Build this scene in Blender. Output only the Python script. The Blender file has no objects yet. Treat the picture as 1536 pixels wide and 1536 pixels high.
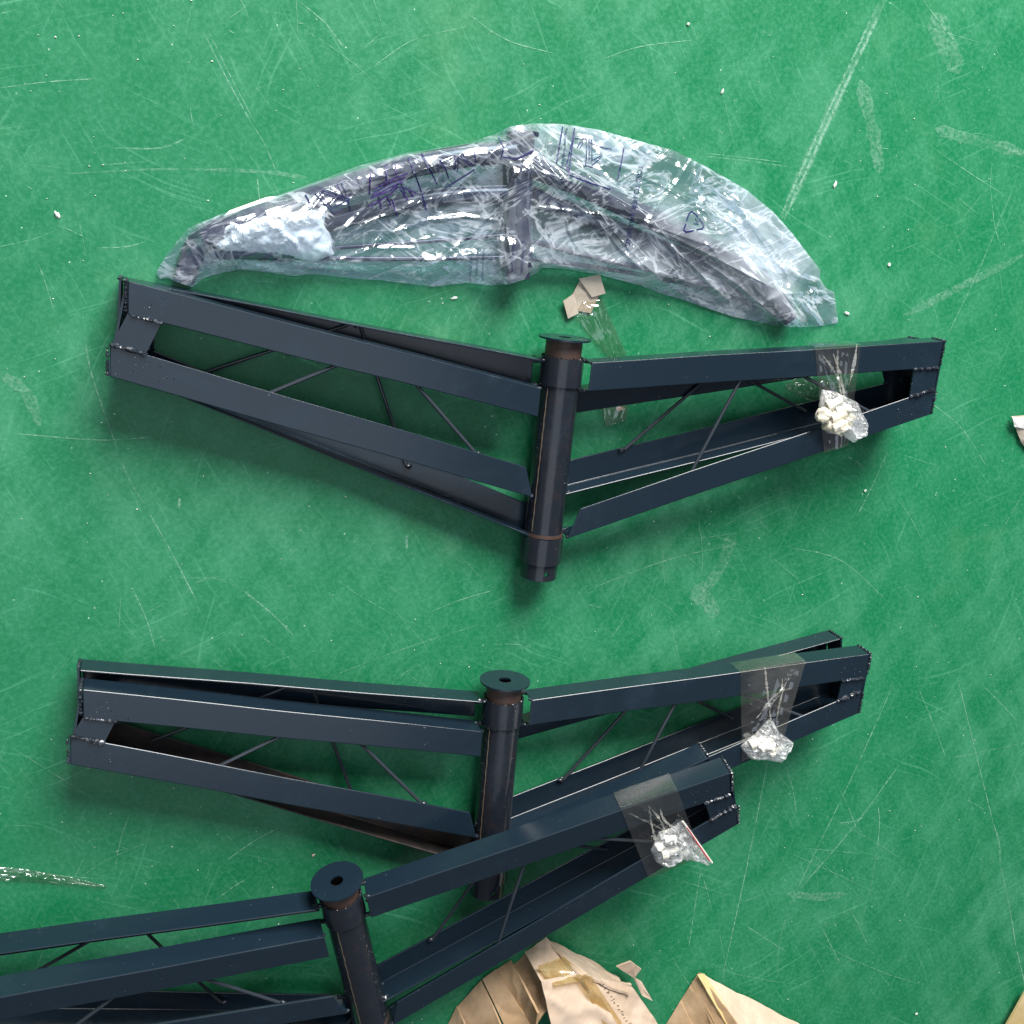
import bpy, bmesh, math, random
import numpy as np
from mathutils import Vector, Matrix, noise as mnoise
# ---------------------------------------------------------------- fitted geometry (metres)
RW = [[0.954182, 0.0, 0.299226], [0.059912, -0.97975, -0.19105], [0.293166, 0.200224, -0.93486]]
HC = 1.57328 ; FPX = 1686.7
SHP = {'w': 0.04084, 'f': 0.03829, 'h': 0.02436, 'r0t': 0.03603, 'r0b': 0.03142, 'cb': 0.0139, 'Rt': 0.59384, 'Rb': 0.59185, 'we': 0.041, 'T_t0': -0.02639, 'T_t1': 0.04004, 'T_b0': -0.29206, 'T_b1': -0.07261, 'S_t0': -0.06964, 'S_t1': 0.03708, 'S_b0': -0.23869, 'S_b1': -0.07833, 'rd': 0.03761, 'L': 0.355, 'rt': 0.02849}
FR = [
 dict(M= [[0.94311, -0.33203, 0.017309], [0.011054, 0.083345, 0.996459], [-0.332297, -0.93958, 0.082274]] , t= [0.54735, -0.05825, 0.05889] , arms= {'TR': [-0.39092, -0.02911, -0.28923, 0.04043, -0.07338, 0.59131, 0.59315], 'SR': [-0.3346, -0.07053, -0.2248, 0.03522, -0.0701, 0.584, 0.59997], 'TL': [-0.38679, -0.03099, -0.28821, 0.03423, -0.0844, 0.5937, 0.59607], 'SL': [-0.33163, -0.06926, -0.22779, 0.03648, -0.08282, 0.58481, 0.60533]} ),
 dict(M= [[0.995514, 0.094566, 0.003165], [-0.009938, 0.071238, 0.99741], [0.094096, -0.992966, 0.071858]] , t= [0.4903, -0.56581, 0.05737] , arms= {'TR': [0.05856, -0.02177, -0.29409, 0.03926, -0.0648, 0.59437, 0.59209], 'SR': [0.14161, -0.06933, -0.25095, 0.04287, -0.07307, 0.57671, 0.6004], 'TL': [0.07197, -0.02624, -0.29936, 0.0422, -0.07439, 0.59061, 0.59257], 'SL': [0.10958, -0.06877, -0.2461, 0.02861, -0.07754, 0.58577, 0.60229]} ),
 dict(M= [[0.896257, 0.373014, -0.239968], [0.127991, 0.300508, 0.945153], [0.424667, -0.877813, 0.22159]] , t= [0.24123, -0.83603, 0.10845] , arms= {'TR': [0.35348, -0.02046, -0.28938, 0.03824, -0.06662, 0.58865, 0.59752], 'SR': [0.40524, -0.06964, -0.24794, 0.03999, -0.08618, 0.56988, 0.60442], 'TL': [0.33034, -0.02966, -0.29206, 0.04601, -0.07177, 0.59303, 0.59141], 'SL': [0.45056, -0.07023, -0.23459, 0.03955, -0.07987, 0.58007, 0.60248]} ),
]
random.seed(7); rng=np.random.default_rng(11)
SC=bpy.context.scene; COL=SC.collection
RWn=np.array(RW)
CAM=np.array([0,0,HC])
def at(u,v,h=0.0):
    "point of the place seen at photo pixel u,v (1536 grid) at height h"
    d=RWn@np.array([(u-768)/FPX,(v-768)/FPX,1.0]); s=(h-HC)/d[2]; return CAM+s*d
# ---------------------------------------------------------------- camera
cd=bpy.data.cameras.new('camera'); cam=bpy.data.objects.new('camera',cd); COL.objects.link(cam)
cd.sensor_width=36; cd.sensor_height=36; cd.lens=36*FPX/1536; cd.clip_start=.05; cd.clip_end=200
R3=Matrix([[RW[r][0],-RW[r][1],-RW[r][2]] for r in range(3)]).to_4x4(); R3.translation=Vector(CAM)
cam.matrix_world=R3; SC.camera=cam
SC.render.resolution_x=SC.render.resolution_y=1024
# ---------------------------------------------------------------- world and lamps
W=bpy.data.worlds.new('World'); SC.world=W; W.use_nodes=True
bg=W.node_tree.nodes['Background']; bg.inputs[0].default_value=(.80,.87,1.0,1); bg.inputs[1].default_value=.15
def area(name,loc,target,sx,sy,power,col):
    l=bpy.data.lights.new(name,'AREA'); l.shape='RECTANGLE'; l.size=sx; l.size_y=sy; l.energy=power; l.color=col
    o=bpy.data.objects.new(name,l); COL.objects.link(o); o.location=loc
    o.rotation_euler=(Vector(target)-Vector(loc)).to_track_quat('-Z','Y').to_euler(); return o
area('doorway_light',(1.6,4.7,3.35),(.6,-.5,.1),3.2,3.4,1010,(1.0,.985,.95))
area('ceiling_skylight',(-.3,-.6,3.6),(-.3,-.6,0),3.2,4.6,46,(.80,.88,1.0))
SC.view_settings.view_transform='Standard'; SC.view_settings.look='None'; SC.view_settings.exposure=0; SC.view_settings.gamma=1
SC.render.engine='CYCLES'
SC.cycles.transparent_max_bounces=24; SC.cycles.max_bounces=8

# ---------------------------------------------------------------- material helpers
class NT:
    def __init__(s,name):
        s.m=bpy.data.materials.new(name); s.m.use_nodes=True; s.t=s.m.node_tree; s.t.nodes.clear()
        s.out=s.n('ShaderNodeOutputMaterial'); s.tc=s.n('ShaderNodeTexCoord').outputs['Object']
    def n(s,k,**kw):
        x=s.t.nodes.new(k)
        for a,b in kw.items(): setattr(x,a,b)
        return x
    def l(s,a,b): s.t.links.new(a,b)
    def setin(s,sock,v):
        if hasattr(v,'is_output'): s.l(v,sock)
        else: sock.default_value=v
    def math(s,op,a,b=0.0,c=None,clamp=False):
        x=s.n('ShaderNodeMath',operation=op,use_clamp=clamp); s.setin(x.inputs[0],a); s.setin(x.inputs[1],b)
        if c is not None: s.setin(x.inputs[2],c)
        return x.outputs[0]
    def noise(s,scale,detail=4,rough=.55,vec=None,dist=0.0):
        x=s.n('ShaderNodeTexNoise'); x.inputs['Scale'].default_value=scale; x.inputs['Detail'].default_value=detail
        x.inputs['Roughness'].default_value=rough; x.inputs['Distortion'].default_value=dist
        s.l(vec or s.tc,x.inputs['Vector']); return x.outputs[0]
    def mapping(s,rot=(0,0,0),scale=(1,1,1),loc=(0,0,0),vec=None):
        x=s.n('ShaderNodeMapping'); x.inputs['Rotation'].default_value=rot; s.l(vec or s.tc,x.inputs['Vector'])
        y=s.n('ShaderNodeMapping'); y.inputs['Scale'].default_value=scale; y.inputs['Location'].default_value=loc
        s.l(x.outputs[0],y.inputs['Vector']); return y.outputs[0]
    def ramp(s,f,a,b,c0=0.0,c1=1.0):
        x=s.n('ShaderNodeMapRange',interpolation_type='SMOOTHSTEP'); s.l(f,x.inputs[0])
        for i,v in zip((1,2,3,4),(a,b,c0,c1)): x.inputs[i].default_value=v
        return x.outputs[0]
    def mix(s,f,a,b):
        x=s.n('ShaderNodeMix',data_type='RGBA'); s.setin(x.inputs[0],f)
        for sock,v in ((x.inputs[6],a),(x.inputs[7],b)):
            if hasattr(v,'is_output'): s.l(v,sock)
            else: sock.default_value=(*v,1)
        return x.outputs[2]
    def bump(s,h,st=.3,dist=.001,nrm=None):
        x=s.n('ShaderNodeBump'); x.inputs['Strength'].default_value=st; x.inputs['Distance'].default_value=dist; s.l(h,x.inputs['Height'])
        if nrm: s.l(nrm,x.inputs['Normal'])
        return x.outputs[0]
    def bsdf(s,col,rough=.5,metal=0,spec=.5,nrm=None,alpha=None,**kw):
        x=s.n('ShaderNodeBsdfPrincipled')
        if hasattr(col,'is_output'): s.l(col,x.inputs['Base Color'])
        else: x.inputs['Base Color'].default_value=(*col,1)
        s.setin(x.inputs['Roughness'],rough); x.inputs['Metallic'].default_value=metal; x.inputs['Specular IOR Level'].default_value=spec
        if nrm: s.l(nrm,x.inputs['Normal'])
        if alpha is not None: s.setin(x.inputs['Alpha'],alpha)
        for k,v in kw.items(): s.setin(x.inputs[k.replace('_',' ')],v)
        return x.outputs[0]
    def done(s,sh): s.l(sh,s.out.inputs[0]); return s.m

def mat_floor():
    t=NT('green_epoxy_floor')
    warp=t.n('ShaderNodeVectorMath',operation='ADD'); nv=t.n('ShaderNodeTexNoise'); nv.inputs['Scale'].default_value=2.2; nv.inputs['Detail'].default_value=3
    t.l(t.tc,nv.inputs['Vector']); sc=t.n('ShaderNodeVectorMath',operation='SCALE'); t.l(nv.outputs['Color'],sc.inputs[0]); sc.inputs['Scale'].default_value=.10
    t.l(t.tc,warp.inputs[0]); t.l(sc.outputs[0],warp.inputs[1]); wv=warp.outputs[0]
    big=t.noise(1.7,5,.65); mid=t.math('ADD',t.math('MULTIPLY',t.noise(1,8,.74,vec=t.mapping(rot=(0,0,1.1),scale=(4,14,1))),.5),t.math('MULTIPLY',t.noise(1,8,.74,vec=t.mapping(rot=(0,0,2.3),scale=(5,17,1))),.5)); fine=t.noise(150,4,.8)
    milk=t.ramp(mid,.40,.62); milk=t.math('MULTIPLY',milk,t.ramp(big,.36,.60,.35,1.15))
    milk=t.math('ADD',t.math('MULTIPLY',milk,.38),t.math('MULTIPLY',t.ramp(fine,.40,.68),.30),clamp=True)
    # short hair scratches, several directions
    tot=None
    for i,(a,sx,sy,lo,hi,am) in enumerate([(.35,170,3.6,.62,.72,.6),(1.2,200,4.5,.62,.72,.7),(1.95,180,4,.62,.72,.7),(2.6,260,9,.62,.73,.55)]):
        m=t.mapping(rot=(0,0,a),scale=(sx,sy,1),loc=(i*3.1,i*1.7,i),vec=wv)
        s_=t.ramp(t.noise(1,2,.5,vec=m),lo,hi)
        k=t.ramp(t.noise(4,2,.5,vec=t.mapping(loc=(i*5.3,0,i))),.44,.62) if i<3 else .8
        s_=t.math('MULTIPLY',t.math('MULTIPLY',s_,k),am)
        tot=s_ if tot is None else t.math('MAXIMUM',tot,s_)
    milk2=t.math('ADD',milk,t.math('MULTIPLY',tot,.55),clamp=True)
    col=t.mix(milk2,(.004,.155,.057),(.080,.315,.178))
    # yellowish worn areas and small dark stains
    yel=t.math('MULTIPLY',t.ramp(t.noise(4.5,6,.7,vec=t.mapping(loc=(7,2,1))),.55,.75),.16)
    col=t.mix(yel,col,(.16,.34,.16))
    # dust specks
    v=t.n('ShaderNodeTexVoronoi'); v.inputs['Scale'].default_value=55; t.l(t.tc,v.inputs['Vector'])
    sp=t.ramp(v.outputs['Distance'],.03,.075,1,0)
    rnd=t.n('ShaderNodeSeparateColor'); t.l(v.outputs['Color'],rnd.inputs[0])
    sp=t.math('MULTIPLY',sp,t.ramp(rnd.outputs[0],.62,.95))
    col=t.mix(t.math('MULTIPLY',sp,.75),col,(.55,.75,.62))
    ro=t.math('ADD',.33,t.math('MULTIPLY',milk2,.30))
    h=t.math('ADD',t.math('MULTIPLY',t.noise(35,6,.6),1.0),t.math('MULTIPLY',tot,-.35))
    return t.done(t.bsdf(col,ro,spec=.30,nrm=t.bump(h,.22,.0012)))
def mat_scratch(name,col,lo,hi,amt):
    t=NT(name); a=t.ramp(t.noise(160,5,.75),lo,hi); a=t.math('MULTIPLY',a,t.ramp(t.noise(14,3,.6),.30,.55,.25,1)); a=t.math('MULTIPLY',a,amt)
    return t.done(t.bsdf(col,.7,spec=.2,alpha=a))
def mat_paint(name='black_navy_paint',col=(.0085,.0185,.0300),rust=0.0,rough=.20,bs=.16):
    t=NT(name); grain=t.noise(420,3,.6); wav=t.noise(60,4,.6)
    dust=t.ramp(t.noise(330,2,.4),.76,.81); smear=t.ramp(t.noise(7,6,.7,dist=.8),.5,.8)
    c=t.mix(t.math('MULTIPLY',smear,.45),col,tuple(x*1.9+.004 for x in col))
    if rust>0:
        c=t.mix(t.math('MULTIPLY',t.ramp(t.noise(38,7,.75),.5-.25*rust,.66),min(1,rust)),c,(.085,.042,.028))
    c=t.mix(t.math('MULTIPLY',dust,.55),c,(.30,.33,.36))
    r=t.math('ADD',rough,t.math('MULTIPLY',smear,.16))
    if rust>.4: r=t.math('ADD',r,.15)
    h=t.math('ADD',t.math('MULTIPLY',grain,.35),wav)
    return t.done(t.bsdf(c,r,spec=.55,nrm=t.bump(h,bs if rust<.4 else .6,.0005)))
def mat_weld():
    t=NT('weld_metal'); return t.done(t.bsdf(t.mix(t.ramp(t.noise(180,3),.52,.66),(.012,.016,.024),(.07,.085,.11)),.24,spec=.7,nrm=t.bump(t.noise(500,2),.3,.0005)))
def mat_film(name,tint,white,haze,rough=.09,bumps=.55,bdist=.0022,bscale=34,hs=9,cw=2.0):
    """clear plastic film: see-through, glossy, faintly milky, with highlights and reflections painted as pale haze and creases"""
    t=NT(name)
    m1=t.mapping(rot=(0,0,.5),scale=(1,3.2,1)); m2=t.mapping(rot=(0,0,-.45),scale=(1,3.6,1))
    r1=t.math('ABSOLUTE',t.math('SUBTRACT',t.noise(bscale*.35,5,.6,vec=m1,dist=.9),.5)); r2=t.math('ABSOLUTE',t.math('SUBTRACT',t.noise(bscale*.6,4,.6,vec=m2,dist=.9),.5))
    cre=t.math('MAXIMUM',t.ramp(r1,0,.022,1,0),t.math('MULTIPLY',t.ramp(r2,0,.028,1,0),.7))
    fine=t.noise(bscale*4,4,.6)
    h=t.math('ADD',t.math('MULTIPLY',t.math('ADD',r1,r2),2.2),t.math('MULTIPLY',fine,.06))
    nb=t.bump(h,bumps,bdist)
    tr=t.n('ShaderNodeBsdfTransparent'); tr.inputs[0].default_value=(*tint,1)
    gl=t.n('ShaderNodeBsdfGlossy'); gl.inputs['Color'].default_value=(.93,.97,1,1); gl.inputs['Roughness'].default_value=rough; t.l(nb,gl.inputs['Normal'])
    df=t.n('ShaderNodeBsdfDiffuse'); df.inputs[0].default_value=(*white,1); t.l(nb,df.inputs['Normal'])
    tl=t.n('ShaderNodeBsdfTranslucent'); tl.inputs[0].default_value=(*white,1); t.l(nb,tl.inputs['Normal'])
    mw=t.n('ShaderNodeMixShader'); mw.inputs[0].default_value=.3; t.l(df.outputs[0],mw.inputs[1]); t.l(tl.outputs[0],mw.inputs[2])
    hz=t.math('ADD',t.math('MULTIPLY',cre,haze*cw),t.math('MULTIPLY',t.ramp(t.noise(hs,6,.65),.44,.66),haze*1.15),clamp=True)  # white crease streaks and patchy haze stand in for highlights and reflections
    hz=t.math('ADD',hz,haze*.2,clamp=True)
    a=t.n('ShaderNodeMixShader'); t.l(hz,a.inputs[0]); t.l(tr.outputs[0],a.inputs[1]); t.l(mw.outputs[0],a.inputs[2])
    ge=t.n('ShaderNodeNewGeometry'); dt=t.n('ShaderNodeVectorMath',operation='DOT_PRODUCT'); t.l(nb,dt.inputs[0]); t.l(ge.outputs['Incoming'],dt.inputs[1])
    fz=t.math('POWER',t.math('SUBTRACT',1.0,t.math('ABSOLUTE',dt.outputs['Value'])),4.0); fz=t.math('ADD',t.math('MULTIPLY',fz,.85),.12,clamp=True)
    b=t.n('ShaderNodeMixShader'); t.l(fz,b.inputs[0]); t.l(a.outputs[0],b.inputs[1]); t.l(gl.outputs[0],b.inputs[2])
    return t.done(b.outputs[0])
def mat_simple(name,col,rough=.5,col2=None,scale=20,bump=0,spec=.5,bscale=60):
    t=NT(name); c=col
    if col2: c=t.mix(t.ramp(t.noise(scale,6,.65),.35,.68),col,col2)
    return t.done(t.bsdf(c,rough,spec=spec,nrm=t.bump(t.noise(bscale,5,.6),bump,.001) if bump else None))
def mat_card(name,c1,c2):
    t=NT(name); fib=t.noise(1,4,.7,vec=t.mapping(rot=(0,0,.6),scale=(160,18,18))); b=t.noise(6,7,.7,dist=.5)
    c=t.mix(t.ramp(b,.35,.7),c1,c2); c=t.mix(t.math('MULTIPLY',t.ramp(fib,.45,.75),.3),c,tuple(x*.72 for x in c1))
    return t.done(t.bsdf(c,.75,spec=.25,nrm=t.bump(t.math('ADD',b,t.math('MULTIPLY',fib,.4)),.45,.003)))
M=dict(floor=mat_floor(),
 scratch=mat_scratch('pale_scratch',(.34,.60,.47),.36,.62,.62), scuff=mat_scratch('milky_scuff',(.30,.56,.42),.36,.66,.34),
 paint=mat_paint(), tube=mat_paint('tube_paint',(.012,.016,.023),.12,.19,.5), rust=mat_paint('bare_rusty_steel',(.03,.024,.022),1.0,.42),
 rustpaint=mat_paint('paint_over_rust',(.015,.016,.018),.42,.40), seam=mat_paint('seam_metal',(.10,.085,.06),.6,.35), weld=mat_weld(), rod=mat_paint('rod_paint',(.03,.037,.047),0,.14),
 film=mat_film('bag_film',(.82,.92,1.0),(.84,.91,1.0),.28,.16,.26,.0026,11,4,1.5), tape=mat_film('clear_tape',(.94,.91,.84),(.68,.64,.57),.08,.11,.05,.001,10,2.5,.25), glint=mat_film('tape_glint',(.95,.94,.9),(.95,.92,.84),.26,.15,.05,.001,12,3,.3),
 smallfilm=mat_film('small_bag_film',(.95,.97,.98),(.97,.97,.97),.60,.14,.25,.002,40,9,.9),
 tissue=mat_simple('white_foam_sheet',(1.0,.97,.95),.6,(.93,.90,.90),18,.5),
 base=mat_paint('violet_black_enamel',(.026,.027,.058),.10,.26), ink=mat_simple('navy_ink',(.010,.010,.085),.45), inkp=mat_simple('violet_ink',(.035,.012,.13),.45),
 card=mat_card('brown_cardboard',(.36,.235,.13),(.50,.35,.22)), cardp=mat_card('pale_cardboard',(.56,.42,.31),(.68,.54,.42)), cardg=mat_card('grey_cardboard',(.44,.38,.30),(.56,.49,.41)),
 ctape=mat_film('carton_tape',(.93,.84,.62),(.80,.68,.42),.34,.12,.12,.001,16,4,.6), gold=mat_simple('packing_tape',(.50,.37,.16),.2,(.62,.50,.28),12,.3,.7), dark=mat_simple('dark_gap',(.04,.025,.015),.8),
 nylon=mat_simple('white_nylon',(.80,.79,.74),.35,(.70,.66,.52),60,.2), foamy=mat_simple('cream_plug',(.66,.60,.44),.6,(.78,.74,.62),90,.5), red=mat_simple('red_zip',(.55,.02,.05),.4),
 chip=mat_simple('pale_chip',(.78,.82,.78),.6,(.55,.58,.52),150,.4), peach=mat_simple('peach_chip',(.70,.42,.36),.6,(.8,.65,.6),120,.4))
# ---------------------------------------------------------------- object helpers
def link(name,me,mat,parent=None,smooth=False):
    o=bpy.data.objects.new(name,me); COL.objects.link(o)
    if mat: me.materials.append(mat)
    if parent: o.parent=parent
    if smooth:
        for p in me.polygons: p.use_smooth=True
        me.set_sharp_from_angle(angle=math.radians(38))
    return o
def frombm(name,bm,mat,parent=None,smooth=False):
    me=bpy.data.meshes.new(name); bmesh.ops.recalc_face_normals(bm,faces=bm.faces); bm.to_mesh(me); bm.free(); return link(name,me,mat,parent,smooth)
def tag(o,label=None,cat=None,group=None,kind=None):
    if label: o['label']=label
    if cat: o['category']=cat
    if group: o['group']=group
    if kind: o['kind']=kind
    return o
def empty(name,loc=(0,0,0)):
    o=bpy.data.objects.new(name,None); COL.objects.link(o); o.location=loc; o.empty_display_size=.05; return o
def bevel(bm,off=.0011,seg=2):
    es=[e for e in bm.edges if len(e.link_faces)==2 and e.calc_face_angle(0)>.5]
    bmesh.ops.bevel(bm,geom=es,offset=off,segments=seg,affect='EDGES',profile=.5,clamp_overlap=True)
def prism(bm,A,B_):
    "closed loft between two equal rings of points"
    a=[bm.verts.new(p) for p in A]; b=[bm.verts.new(p) for p in B_]; n=len(a)
    bm.faces.new(a[::-1]); bm.faces.new(b)
    for i in range(n): bm.faces.new((a[i],a[(i+1)%n],b[(i+1)%n],b[i]))
def ring_tube(bm,zr,n=48):
    "lathe of (z,r) profile points about z; closed profile"
    rings=[[bm.verts.new((r*math.cos(2*math.pi*k/n),r*math.sin(2*math.pi*k/n),z)) for k in range(n)] for z,r in zr]
    m=len(rings)
    for i in range(m):
        a=rings[i]; b=rings[(i+1)%m]
        for k in range(n): bm.faces.new((a[k],a[(k+1)%n],b[(k+1)%n],b[k]))
def sweep(bm,pts,r,n=12,cap=True):
    P=[Vector(p) for p in pts]; R_=r if hasattr(r,'__len__') else [r]*len(P); prev=None; rings=[]
    for i,p in enumerate(P):
        d=(P[min(i+1,len(P)-1)]-P[max(i-1,0)]).normalized()
        x=(prev - d*prev.dot(d)) if prev is not None else d.orthogonal()
        x.normalize(); prev=x; y=d.cross(x)
        rings.append([bm.verts.new(p+(x*math.cos(2*math.pi*k/n)+y*math.sin(2*math.pi*k/n))*R_[i]) for k in range(n)])
    for a,b in zip(rings,rings[1:]):
        for k in range(n): bm.faces.new((a[k],a[(k+1)%n],b[(k+1)%n],b[k]))
    if cap: bm.faces.new(rings[0][::-1]); bm.faces.new(rings[-1])
def blob(bm,c,r,sub=2,sq=(1,1,1),amp=.25):
    v=bmesh.ops.create_icosphere(bm,subdivisions=sub,radius=1)['verts']; s=random.random()*50
    for q in v:
        k=1+amp*mnoise.noise(q.co*2.1+Vector((s,s,s))); q.co=Vector((q.co.x*r*sq[0]*k,q.co.y*r*sq[1]*k,q.co.z*r*sq[2]*k))+Vector(c)
def beads(bm,a,b,r,n):
    for i in range(n):
        f=(i+.5)/n+random.uniform(-.03,.03); c=Vector(a).lerp(Vector(b),f)
        blob(bm,c,r*random.uniform(.6,1.25),1,(1.2,1,.8))
def catmull(P,n=8):
    P=[np.array(p,float) for p in P]; Q=[2*P[0]-P[1]]+P+[2*P[-1]-P[-2]]; out=[]
    for i in range(1,len(Q)-2):
        for k in range(n):
            t=k/n; a,b,c,d=Q[i-1:i+3]
            out.append(.5*((2*b)+(c-a)*t+(2*a-5*b+4*c-d)*t*t+(3*b-a-3*c+d)*t**3))
    out.append(P[-1]); return out
# value noise on numpy arrays
_perm=rng.permutation(4096); _val=rng.random(4096)
def vn(x,y,seed=0):
    xi=np.floor(x).astype(int); yi=np.floor(y).astype(int); fx=x-xi; fy=y-yi; fx=fx*fx*(3-2*fx); fy=fy*fy*(3-2*fy)
    g=lambda a,b:_val[_perm[(a+_perm[(b+seed*37)%4096])%4096]]
    return (g(xi,yi)*(1-fx)+g(xi+1,yi)*fx)*(1-fy)+(g(xi,yi+1)*(1-fx)+g(xi+1,yi+1)*fx)*fy
def fbm(x,y,o=4,seed=0):
    s=0;a=.5
    for k in range(o): s=s+a*vn(x*2**k,y*2**k,seed+k*7); a*=.5
    return s
def ridge(x,y,ang,sx,sy,seed=0,p=3):
    u=(x*math.cos(ang)+y*math.sin(ang))*sx; v=(-x*math.sin(ang)+y*math.cos(ang))*sy
    n=fbm(u+.35*vn(v*1.3,u*.9,seed+5),v+.5*vn(u,v,seed+3),3,seed); return np.clip(1-np.abs(n-.45)*6,0,1)**p
def grid_mesh(name,X,Y,Z,mat,parent=None,smooth=True,thick=0):
    ny,nx=X.shape; v=np.stack([X,Y,Z],-1).reshape(-1,3); idx=np.arange(nx*ny).reshape(ny,nx)
    f=np.stack([idx[:-1,:-1],idx[:-1,1:],idx[1:,1:],idx[1:,:-1]],-1).reshape(-1,4)
    if thick:
        # closed slab: second skin thick metres along the local normal
        P=np.stack([X,Y,Z],-1); du=np.gradient(P,axis=1); dv=np.gradient(P,axis=0); n=np.cross(du,dv); n/=np.linalg.norm(n,axis=-1,keepdims=True)+1e-12
        v2=(P-n*thick).reshape(-1,3); k=len(v); v=np.concatenate([v,v2]); f2=f[:,::-1]+k
        ed=[]
        for row in (idx[0],idx[-1][::-1],idx[:,0][::-1],idx[:,-1]):
            for a,b in zip(row[:-1],row[1:]): ed.append((b,a,a+k,b+k))
        f=np.concatenate([f,f2,np.array(ed)])
    me=bpy.data.meshes.new(name); me.from_pydata(v.tolist(),[],f.tolist()); me.update(); return link(name,me,mat,parent,smooth)
def chains(top,bot,nx,ny,pw=1.0):
    "grid between two x-ordered pixel chains -> pixel arrays U,V (ny,nx) and s,t"
    def samp(ch):
        ch=np.array(ch,float); d=np.r_[0,np.cumsum(np.hypot(*np.diff(ch,axis=0).T))]; q=np.linspace(0,d[-1],nx); return np.interp(q,d,ch[:,0]),np.interp(q,d,ch[:,1])
    (a,b),(c,d)=samp(top),samp(bot); t=np.linspace(0,1,ny)[:,None]
    return a*(1-t)+c*t, b*(1-t)+d*t, np.broadcast_to(np.linspace(0,1,nx),(ny,nx)), np.broadcast_to(t,(ny,nx))
def atg(U,V,H):
    dx=(U-768)/FPX; dy=(V-768)/FPX
    d=[RWn[i,0]*dx+RWn[i,1]*dy+RWn[i,2] for i in range(3)]; s=(H-HC)/d[2]
    return d[0]*s,d[1]*s,H+0*d[0]
# ---------------------------------------------------------------- floor
bm=bmesh.new(); bmesh.ops.create_grid(bm,x_segments=2,y_segments=2,size=9); tag(frombm('floor',bm,M['floor']),kind='structure')
# scratches and scuffs worn into the floor paint
def strip(bm,P,w,z):
    P=[Vector((p[0],p[1],z)) for p in P]; prev=None
    n=len(P)
    for i,p in enumerate(P):
        d=(P[min(i+1,n-1)]-P[max(i-1,0)]); d.normalize(); s=Vector((-d.y,d.x,0)); k=w*.5*(1 if 0<i<n-1 else .15)*random.uniform(.7,1.2)
        a,b=bm.verts.new(p+s*k),bm.verts.new(p-s*k)
        if prev: bm.faces.new((prev[0],a,b,prev[1]))
        prev=(a,b)
LN=[((1331,-5),(1251,165),(1176,330),7,0),((1322,-5),(1243,165),(1170,325),4,0),((1327,-5),(1247,165),(1173,328),12,1),((450,3),(488,35),(515,71),2,0),((305,47),(340,118),(376,183),2,0),((312,45),(346,115),(380,180),1.2,0),((376,183),(396,215),(416,262),1.6,0),
((0,132),(70,123),(145,118),2,0),((169,222),(240,222),(278,208),2.2,0),((95,261),(230,254),(330,255),4,1),((310,254),(400,258),(462,267),7,1),((58,396),(70,430),(81,467),2,0),((128,515),(140,570),(177,677),2.4,0),((182,692),(197,725),(216,755),4,1),
((146,372),(190,370),(220,362),1.6,0),((386,267),(388,290),(391,305),2,0),((224,770),(258,830),(296,904),2.4,0),((200,885),(220,930),(235,980),2,0),((293,874),(318,867),(345,875),3,1),((345,875),(372,890),(390,906),3,1),((362,884),(405,918),(440,953),3,0),((390,953),(420,975),(450,1004),3,1),
((498,1014),(600,975),(720,936),2.4,1),((269,747),(269,755),(269,764),5,0),((610,803),(610,813),(610,823),5,0),((1151,1145),(1120,1300),(1084,1463),2.4,0),((1341,1023),(1280,1160),(1192,1341),2.4,0),((1348,1148),(1280,1240),(1199,1334),2.8,0),((1192,1341),(1172,1400),(1165,1460),3,1),
((1436,1016),(1463,1128),(1490,1236),2.2,0),((1490,1236),(1498,1262),(1500,1296),5,0),((1499,1294),(1512,1350),(1524,1422),2.6,0),((1524,1422),(1531,1450),(1540,1490),2.6,0),((1375,1026),(1398,1082),(1419,1138),2,0),((1178,1148),(1188,1180),(1195,1219),2,0),((1422,1138),(1500,1122),(1600,1100),2.4,1),
((1317,1209),(1319,1236),(1316,1270),2.6,0),((1316,1270),(1306,1330),(1290,1385),2.2,1),((1260,1234),(1280,1232),(1297,1225),2.4,0),((1277,1368),(1290,1392),(1300,1415),2.2,0),((1233,1392),(1247,1420),(1261,1446),2,0),((1118,1388),(1150,1409),(1182,1429),1.8,0),((1052,1300),(1042,1360),(1033,1422),2,0),
((1476,1030),(1500,1054),(1524,1080),2.2,0),((1050,234),(1110,240),(1182,250),3,1),((1060,230),(1130,238),(1178,244),1.4,0),((1402,193),(1460,210),(1540,230),12,1),((1470,212),(1500,218),(1540,236),7,1),((1514,294),(1470,400),(1422,501),2,0),((1536,382),(1440,430),(1354,474),10,1),((1270,684),(1283,692),(1296,701),2.2,0),((1332,675),(1310,725),(1283,779),2.4,0),
((1400,20),(1420,70),(1440,110),22,1),((1290,120),(1310,200),(1320,260),16,1),((880,885),(1000,840),(1110,815),1.8,0),((1040,880),(1060,900),(1075,925),20,1),((1100,800),(1080,850),(1040,910),14,1),((20,650),(150,660),(230,655),2,0),((1180,820),(1260,840),(1330,900),1.6,0),((1390,600),(1440,640),(1480,700),1.6,0),((640,920),(690,900),(740,885),1.6,0),
((0,1300),(60,1310),(150,1318),2,0),((100,1330),(160,1290),(230,1260),2,1),((340,1290),(380,1262),(420,1240),2.4,0),((330,1345),(350,1330),(370,1318),2,0),((1180,1340),(1230,1345),(1270,1340),10,1),((700,20),(760,60),(830,80),1.6,0),((560,100),(620,60),(700,40),1.6,0),((900,90),(960,70),(1040,60),1.5,0),((0,560),(40,590),(60,640),10,1)]
bms,bmf=bmesh.new(),bmesh.new(); zi=0
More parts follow.
